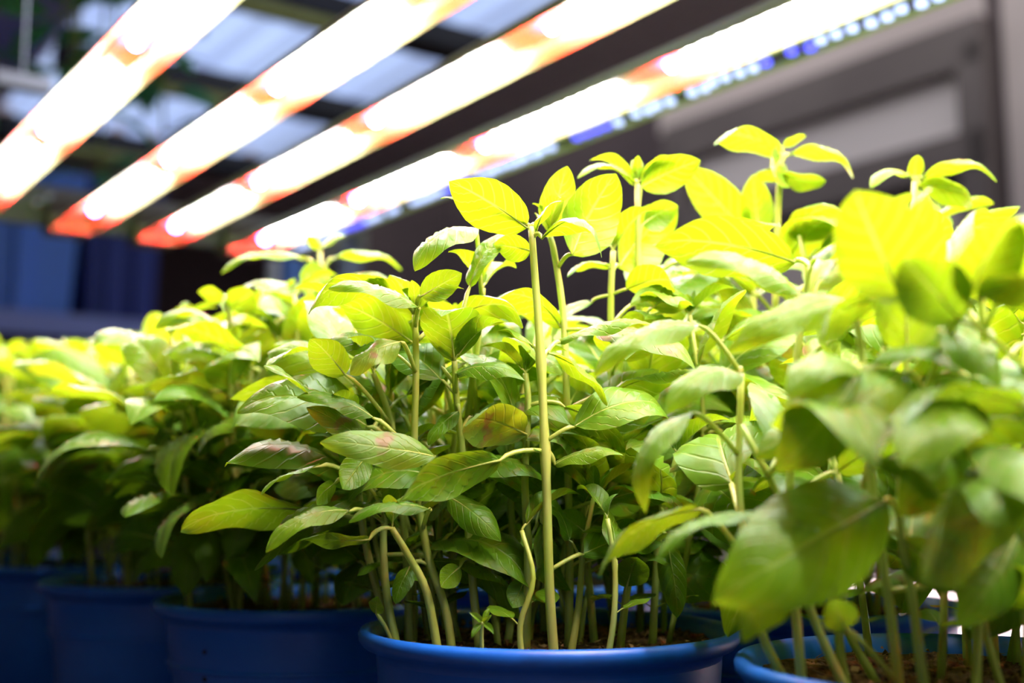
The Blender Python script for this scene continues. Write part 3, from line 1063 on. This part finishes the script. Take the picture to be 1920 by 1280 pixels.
# ---- third pot, left cluster
Bp = PF[2]
Bp.stem([at(590, 1160, .52), at(595, 900, .52), at(602, 650, .52), at(600, 470, .52)], .0016, .001)
Bp.stem([at(440, 1150, .50), at(450, 900, .50), at(440, 680, .50), at(425, 560, .50)], .0016, .001)
Bp.stem([at(700, 1160, .53), at(690, 900, .53), at(660, 700, .53)], .0016, .001)
Bp.stem([at(355, 1150, .50), at(350, 1000, .50), at(345, 800, .49), at(320, 650, .49)], .0016, .001)
G = Bp.hero
G((572, 484, .52), (414, 500, .51), (0, .9, .15), .22, arch=.12, cup=.3)
G((625, 484, .52), (754, 496, .51), (0, .95, -.2), .22, arch=.12, cup=.3)
G((600, 465, .52), (645, 440, .515), (0, .7, .5), .36, arch=.1, cup=.2)
G((598, 468, .52), (575, 440, .515), (0, .5, -.8), .36, arch=.1, cup=.2)
G((610, 500, .52), (570, 560, .50), (0, .4, -.8), .4, arch=.1)
G((430, 580, .50), (478, 545, .49), (0, .4, -.9), .45, arch=.12, cup=.3)
G((420, 560, .50), (372, 545, .50), (0, .5, -.8), .45, arch=.12, cup=.3)
G((400, 600, .50), (290, 608, .485), (0, .75, .5), .34, arch=.2, cup=.4)
G((455, 790, .49), (560, 720, .46), (-.1, .2, .95), .42, arch=.08, cup=.3)
G((480, 910, .49), (430, 1058, .47), (0, .3, .9), .28, node=(448, 900, .5), arch=.1, cup=.3)
G((372, 972, .49), (345, 1112, .47), (-.1, .3, .9), .34, node=(350, 980, .5), arch=.1, cup=.4)
G((440, 690, .49), (335, 660, .47), (0, .8, .5), .3, arch=.15)
G((520, 640, .50), (470, 580, .49), (0, .8, .4), .3, arch=.15)
for k, (o, fine) in enumerate(list(Bp.stems)):
    Bp.leafify(o, fine, random.Random(400 + k), top=False)
Bp.fill(31, 18, 0.08, 0.135)

# ---- back-row plant with the cross of pale leaves
Cp = PB[1]
Cp.stem([at(1445, 1120, .47), at(1452, 800, .47), at(1455, 500, .47), at(1462, 330, .47), at(1468, 285, .47)], .0016, .001)
Cp.stem([at(1405, 1120, .48), at(1410, 700, .48), at(1415, 450, .48)], .0016, .001)
Cp.stem([at(1700, 1150, .46), at(1705, 700, .46), at(1715, 340, .46)], .0016, .001)
Cp.stem([at(1560, 1150, .45), at(1545, 700, .45), at(1500, 440, .45)], .0016, .001)
G = Cp.hero
G((1466, 290, .47), (1337, 262, .455), (0, .8, -.5), .26, arch=.18, cup=.3)
G((1480, 290, .47), (1604, 325, .455), (0, .85, -.35), .26, arch=.22, cup=.3)
G((1468, 275, .47), (1510, 252, .465), (0, .7, -.5), .3, arch=.1)
G((1462, 335, .47), (1418, 320, .46), (0, .7, -.6), .3, arch=.05)
G((1464, 300, .47), (1450, 335, .45), (0, .3, -.9), .45, arch=.05)
G((1466, 330, .47), (1552, 335, .455), (0, .6, -.7), .3, arch=-.05)
G((1405, 440, .48), (1284, 312, .47), (-.1, .3, -.9), .28, arch=.08)
G((1425, 445, .48), (1412, 328, .48), (0, .2, -.95), .34, arch=.08)
G((1480, 440, .46), (1592, 400, .44), (0, .75, -.5), .42, arch=.25, cup=.4)
G((1700, 330, .46), (1632, 345, .45), (0, .9, .2), .3, arch=.2)
G((1715, 335, .46), (1720, 290, .455), (0, .3, -.9), .4, arch=.1)
G((1728, 335, .46), (1870, 330, .44), (0, .9, -.2), .26, arch=.22)
G((1725, 350, .46), (1830, 380, .44), (0, .6, -.7), .36, arch=.15)
for k, (o, fine) in enumerate(list(Cp.stems)):
    Cp.leafify(o, fine, random.Random(500 + k), top=False)
Cp.fill(41, 16, 0.09, 0.15)

# ---- pot at the near end
Dp = PF[0]
for st in ([(1440, 1330, .30), (1425, 1180, .30), (1400, 1050, .31), (1385, 900, .32), (1390, 700, .33)],
           [(1500, 1330, .29), (1495, 1180, .29), (1480, 950, .30), (1500, 620, .31), (1540, 480, .32)],
           [(1690, 1350, .27), (1670, 1150, .27), (1640, 950, .265), (1620, 700, .265), (1600, 560, .27)],
           [(1740, 1350, .26), (1715, 1150, .26), (1690, 900, .26), (1800, 560, .24)],
           [(1830, 1350, .28), (1835, 1150, .28), (1850, 800, .26), (1840, 560, .25), (1820, 480, .25)],
           [(1590, 1330, .30), (1575, 1150, .30), (1640, 820, .28), (1660, 650, .27)],
           [(1930, 1330, .26), (1925, 1100, .25), (1925, 850, .24), (1930, 700, .23)]):
    Dp.stem([at(q[0], q[1], 0.318 + (q[2] - 0.318) * 0.5) for q in st], .0014, .0009)
def G(base, tip, nrm, W_, node=None, **kw):
    q = lambda p: None if p is None else (p[0], p[1], 0.305 + (p[2] - 0.305) * 0.62)
    return Dp.hero(q(base), q(tip), nrm, W_, node=q(node), **kw)



G((1490, 490, .35), (1224, 452, .345), (.1, .45, -.85), .28, arch=.14, cup=.3)
G((1502, 552, .33), (1294, 478, .318), (-.1, .8, .55), .22, arch=.12, cup=.4)
G((1596, 562, .30), (1368, 650, .29), (0, .6, .75), .20, node=(1600, 640, .27), arch=.12, cup=.4)
G((1520, 500, .32), (1606, 455, .30), (.1, .8, .5), .36, arch=.15, cup=.4, wav=.09)
G((1312, 608, .34), (1112, 690, .325), (-.1, .8, .45), .21, node=(1388, 720, .33), arch=.14, cup=.4)
G((1388, 700, .33), (1250, 760, .305), (-.1, .8, .5), .3, arch=.18, cup=.4)
G((1300, 772, .31), (1198, 952, .30), (-.75, .45, .35), .26, node=(1386, 860, .32), arch=.24, cup=.35)
G((1312, 952, .315), (1115, 1066, .305), (-.1, .7, -.55), .24, node=(1398, 1040, .31), arch=.12, cup=.35)
G((1425, 962, .275), (1228, 1032, .262), (-.1, .8, -.1), .22, node=(1485, 1000, .30), arch=.12, cup=.4)
G((1660, 938, .262), (1345, 1120, .235), (.2, .45, .85), .34, node=(1680, 980, .26), arch=.10, cup=.3)
G((1500, 1040, .25), (1385, 1200, .245), (-.1, .3, -.9), .36, node=(1490, 1160, .29), arch=.1, cup=.3)
G((1690, 560, .25), (1600, 350, .225), (.1, .3, -.9), .40, node=(1800, 600, .24), arch=.08, cup=.3)
G((1815, 560, .235), (1905, 400, .21), (0, .3, -.9), .40, arch=.08, cup=.3)
G((1800, 600, .235), (1690, 480, .22), (.1, .35, -.9), .42, arch=.08, cup=.3)
G((1838, 560, .225), (1960, 530, .20), (0, .4, -.9), .40, arch=.12, cup=.3)
G((1835, 690, .27), (1638, 668, .262), (0, .85, .35), .20, node=(1850, 800, .26), arch=.12, cup=.4)
G((1608, 700, .262), (1462, 880, .245), (.2, .25, .9), .36, node=(1620, 720, .265), arch=.14, cup=.35)
G((1600, 690, .268), (1478, 730, .24), (0, .85, .4), .3, node=(1618, 700, .265), arch=.2)
G((1925, 758, .235), (1662, 800, .212), (0, .7, -.55), .26, arch=.14, cup=.35)
G((1925, 940, .24), (1712, 1060, .20), (-.2, .35, -.85), .40, arch=.12, cup=.3)
G((1760, 930, .235), (1640, 860, .225), (0, .75, .5), .3, arch=.12, cup=.4)
G((1930, 880, .23), (1850, 960, .19), (-.3, .6, .6), .4, arch=.12, cup=.4)
G((1700, 700, .27), (1560, 800, .25), (0, .5, .8), .36, arch=.14, cup=.35)
G((1800, 830, .265), (1690, 960, .245), (.1, .4, .85), .36, arch=.14, cup=.35)
G((1905, 1000, .26), (1800, 1170, .24), (.1, .3, .9), .34, arch=.12, cup=.35)
G((1690, 1010, .28), (1790, 1110, .265), (.2, .3, -.9), .40, arch=.12, cup=.3)
G((1560, 800, .30), (1420, 850, .285), (-.1, .6, .7), .30, arch=.14, cup=.35)
G((1760, 620, .26), (1880, 720, .24), (.1, .5, .8), .34, arch=.14, cup=.35)
G((1640, 560, .28), (1530, 640, .265), (-.1, .6, -.7), .34, arch=.14, cup=.35)
G((1585, 1180, .27), (1560, 1120, .262), (0, .2, -.95), .5, arch=.05)
for k, (o, fine) in enumerate(list(Dp.stems)):
    Dp.leafify(o, fine, random.Random(600 + k), top=False)
Dp.fill(51, 15, 0.06, 0.112, where=lambda x, y: y > -0.015)

# ---- the rest
PF[3].fill(61, 20, 0.09, 0.14, size=1.15)
PF[4].fill(62, 20, 0.10, 0.15, size=1.2)
PF[5].fill(63, 18, 0.10, 0.15, size=1.25)
PB[0].fill(71, 16, 0.09, 0.14)
PB[2].fill(72, 17, 0.09, 0.14)
PB[3].fill(73, 17, 0.09, 0.14)
PB[4].fill(74, 16, 0.09, 0.14)

# ---- foliage hanging beyond the first bar
hp = link('hanging_foliage', None)
c = at(95, 40, 1.35)
hp.location = c
tag(hp, 'green leafy plant hanging from the ceiling behind the pipes', 'hanging plant')
rd = random.Random(8)
basket = MB().lathe([(0.001, 0.0), (0.05, 0.0), (0.07, 0.05), (0.075, 0.05), (0.075, 0.055), (0.06, 0.055)], 20).build('hanging_pot', FRAMED, hp, True, Matrix.Translation((0, 0, 0.08)))
MB().tube([(0, 0, 0.13), (0, 0, ZR + 0.07 - c.z)], 0.002, 6).build('hanging_wire', CHROME, hp)
FV = leaf_mesh('leaf', FARLEAF, W_=0.3, arch=.15, cup=.3)
for i in range(16):
    a = rd.uniform(0, 6.283)
    d = Vector((math.cos(a), math.sin(a), 0))
    pts = [Vector((0, 0, 0.12)), d * 0.06 + Vector((0, 0, 0.15)), d * 0.12 + Vector((0, 0, rd.uniform(-.05, .1))), d * 0.13 + Vector((0, 0, rd.uniform(-.16, .0)))]
    o = MB().tube(pts, .002, 5).build('vine', STEM, hp, True)
    for q in pts[1:]:
        for k in range(3):
            b = rd.uniform(0, 6.283)
            dd = Vector((math.cos(b), math.sin(b), rd.uniform(-.5, .3)))
            link('leaf', FV, o, M=Matrix.Translation(q) @ basis(dd, Vector((rd.gauss(0, .4), rd.gauss(0, .4), 1))).to_4x4() @ Matrix.Scale(rd.uniform(.04, .07), 4))

# ---- settle the foliage: turn or shorten leaves that would pass through a neighbour, a stem or a pot
def proxy(me):
    """every second row and column of a blade (quads come first in leaf_mesh)"""
    nv = next(k for k in (10, 8) if abs(me.vertices[k].co.x - me.vertices[0].co.x) < 1e-6 and abs(me.vertices[k + 1].co.x - me.vertices[0].co.x) > 1e-4)
    blade = sum(1 for p in me.polygons if p.material_index == 0)
    nu = blade // nv
    rows, cols = list(range(0, nu + 1, 2)), list(range(0, nv + 1, 2))
    v = [me.vertices[i * (nv + 1) + j].co.copy() for i in rows for j in cols]
    w = len(cols)
    f = [(i * w + j, (i + 1) * w + j, (i + 1) * w + j + 1, i * w + j + 1) for i in range(len(rows) - 1) for j in range(w - 1)]
    return v, f


PROX = {}


def tree_of(me, M):
    if me.name not in PROX: PROX[me.name] = proxy(me)
    v, f = PROX[me.name]
    w = [M @ q for q in v]
    c = sum(w, Vector()) / len(w)
    return BVHTree.FromPolygons(w, f), c, max((q - c).length for q in w), w


CELL = 0.03
GRID = {}


def cells(c, rad):
    r0 = [int(math.floor((c[i] - rad) / CELL)) for i in range(3)]
    r1 = [int(math.floor((c[i] + rad) / CELL)) for i in range(3)]
    return [(i, j, k) for i in range(r0[0], r1[0] + 1) for j in range(r0[1], r1[1] + 1) for k in range(r0[2], r1[2] + 1)]


ITEMS = {}


def put(key, tree, c, rad, pot, parent):
    cs = cells(c, rad)
    ITEMS[key] = (tree, c, rad, pot, parent, cs)
    for q in cs: GRID.setdefault(q, set()).add(key)


def drop(key):
    for q in ITEMS[key][5]: GRID[q].discard(key)
    del ITEMS[key]


def clash(key, tree, c, rad, pot, parent):
    seen, cost = set(), 0
    for q in cells(c, rad): seen |= GRID.get(q, set())
    seen.discard(key)
    for k in seen:
        t, c2, r2, p2, par2, _ = ITEMS[k]
        if k == parent or (c - c2).length > rad + r2: continue
        if tree.overlap(t): cost += 1 if p2 is pot else 5
    return cost


for P in PF + PB:
    for me in (BODY, RIMM):
        t = BVHTree.FromPolygons([v.co + P.c for v in me.vertices], [p.vertices[:] for p in me.polygons])
        put((P.root.name, me.name), t, P.c + Vector((0, 0, 0.06)), 0.09, None, None)
    for o, fine in P.stems:
        for i in range(0, len(fine) - 1, 4):
            seg = fine[i:i + 5]
            tb = MB().tube(seg, 0.0012, 4)
            m_ = (seg[0] + seg[-1]) / 2
            key = o.name if i == 0 else (o.name, i)
            put((o.name, i), BVHTree.FromPolygons(tb.v, tb.f), m_, (seg[0] - seg[-1]).length / 2 + 0.002, P, o.name)
for o, P in FIXED + MOVABLE:
    t, c, rad, w = tree_of(o.data, o.matrix_basis)
    put(o.name, t, c, rad, P, o.parent.name)
rd = random.Random(77)
TURN = [(12, 0, 1), (-12, 0, 1), (0, 14, 1), (0, -14, 1), (25, 8, .95), (-25, -8, .95), (25, -12, .92), (-25, 12, .92), (45, 5, .9), (-45, -5, .9), (10, 28, .85), (-10, -26, .85), (70, 10, .8), (-70, -10, .8)]
for rnd in range(4):
    for o, P in MOVABLE:
        tree, c, rad = ITEMS[o.name][:3]
        best = clash(o.name, tree, c, rad, P, None)
        if best == 0: continue
        M0 = o.matrix_basis.copy()
        p0 = M0.translation.copy()
        pick = None
        for az, el, sc in TURN:
            R3 = M0.to_3x3()
            side = R3.col[1].normalized()
            M = Matrix.Translation(p0) @ Matrix.Rotation(math.radians(az + rd.gauss(0, 4)), 4, 'Z') @ Matrix.Rotation(math.radians(el), 4, side) @ (R3 * sc).to_4x4()
            t, c, rad, w = tree_of(o.data, M)
            tip = w[-3]
            if tip.z < ZRIM + 0.003 or not allowed(tip) or not allowed(c): continue
            k = clash(o.name, t, c, rad, P, None)
            if k < best:
                best, pick = k, (M, t, c, rad)
                if k == 0: break
        if pick:
            drop(o.name)
            o.matrix_basis = pick[0]
            put(o.name, pick[1], pick[2], pick[3], P, o.parent.name)
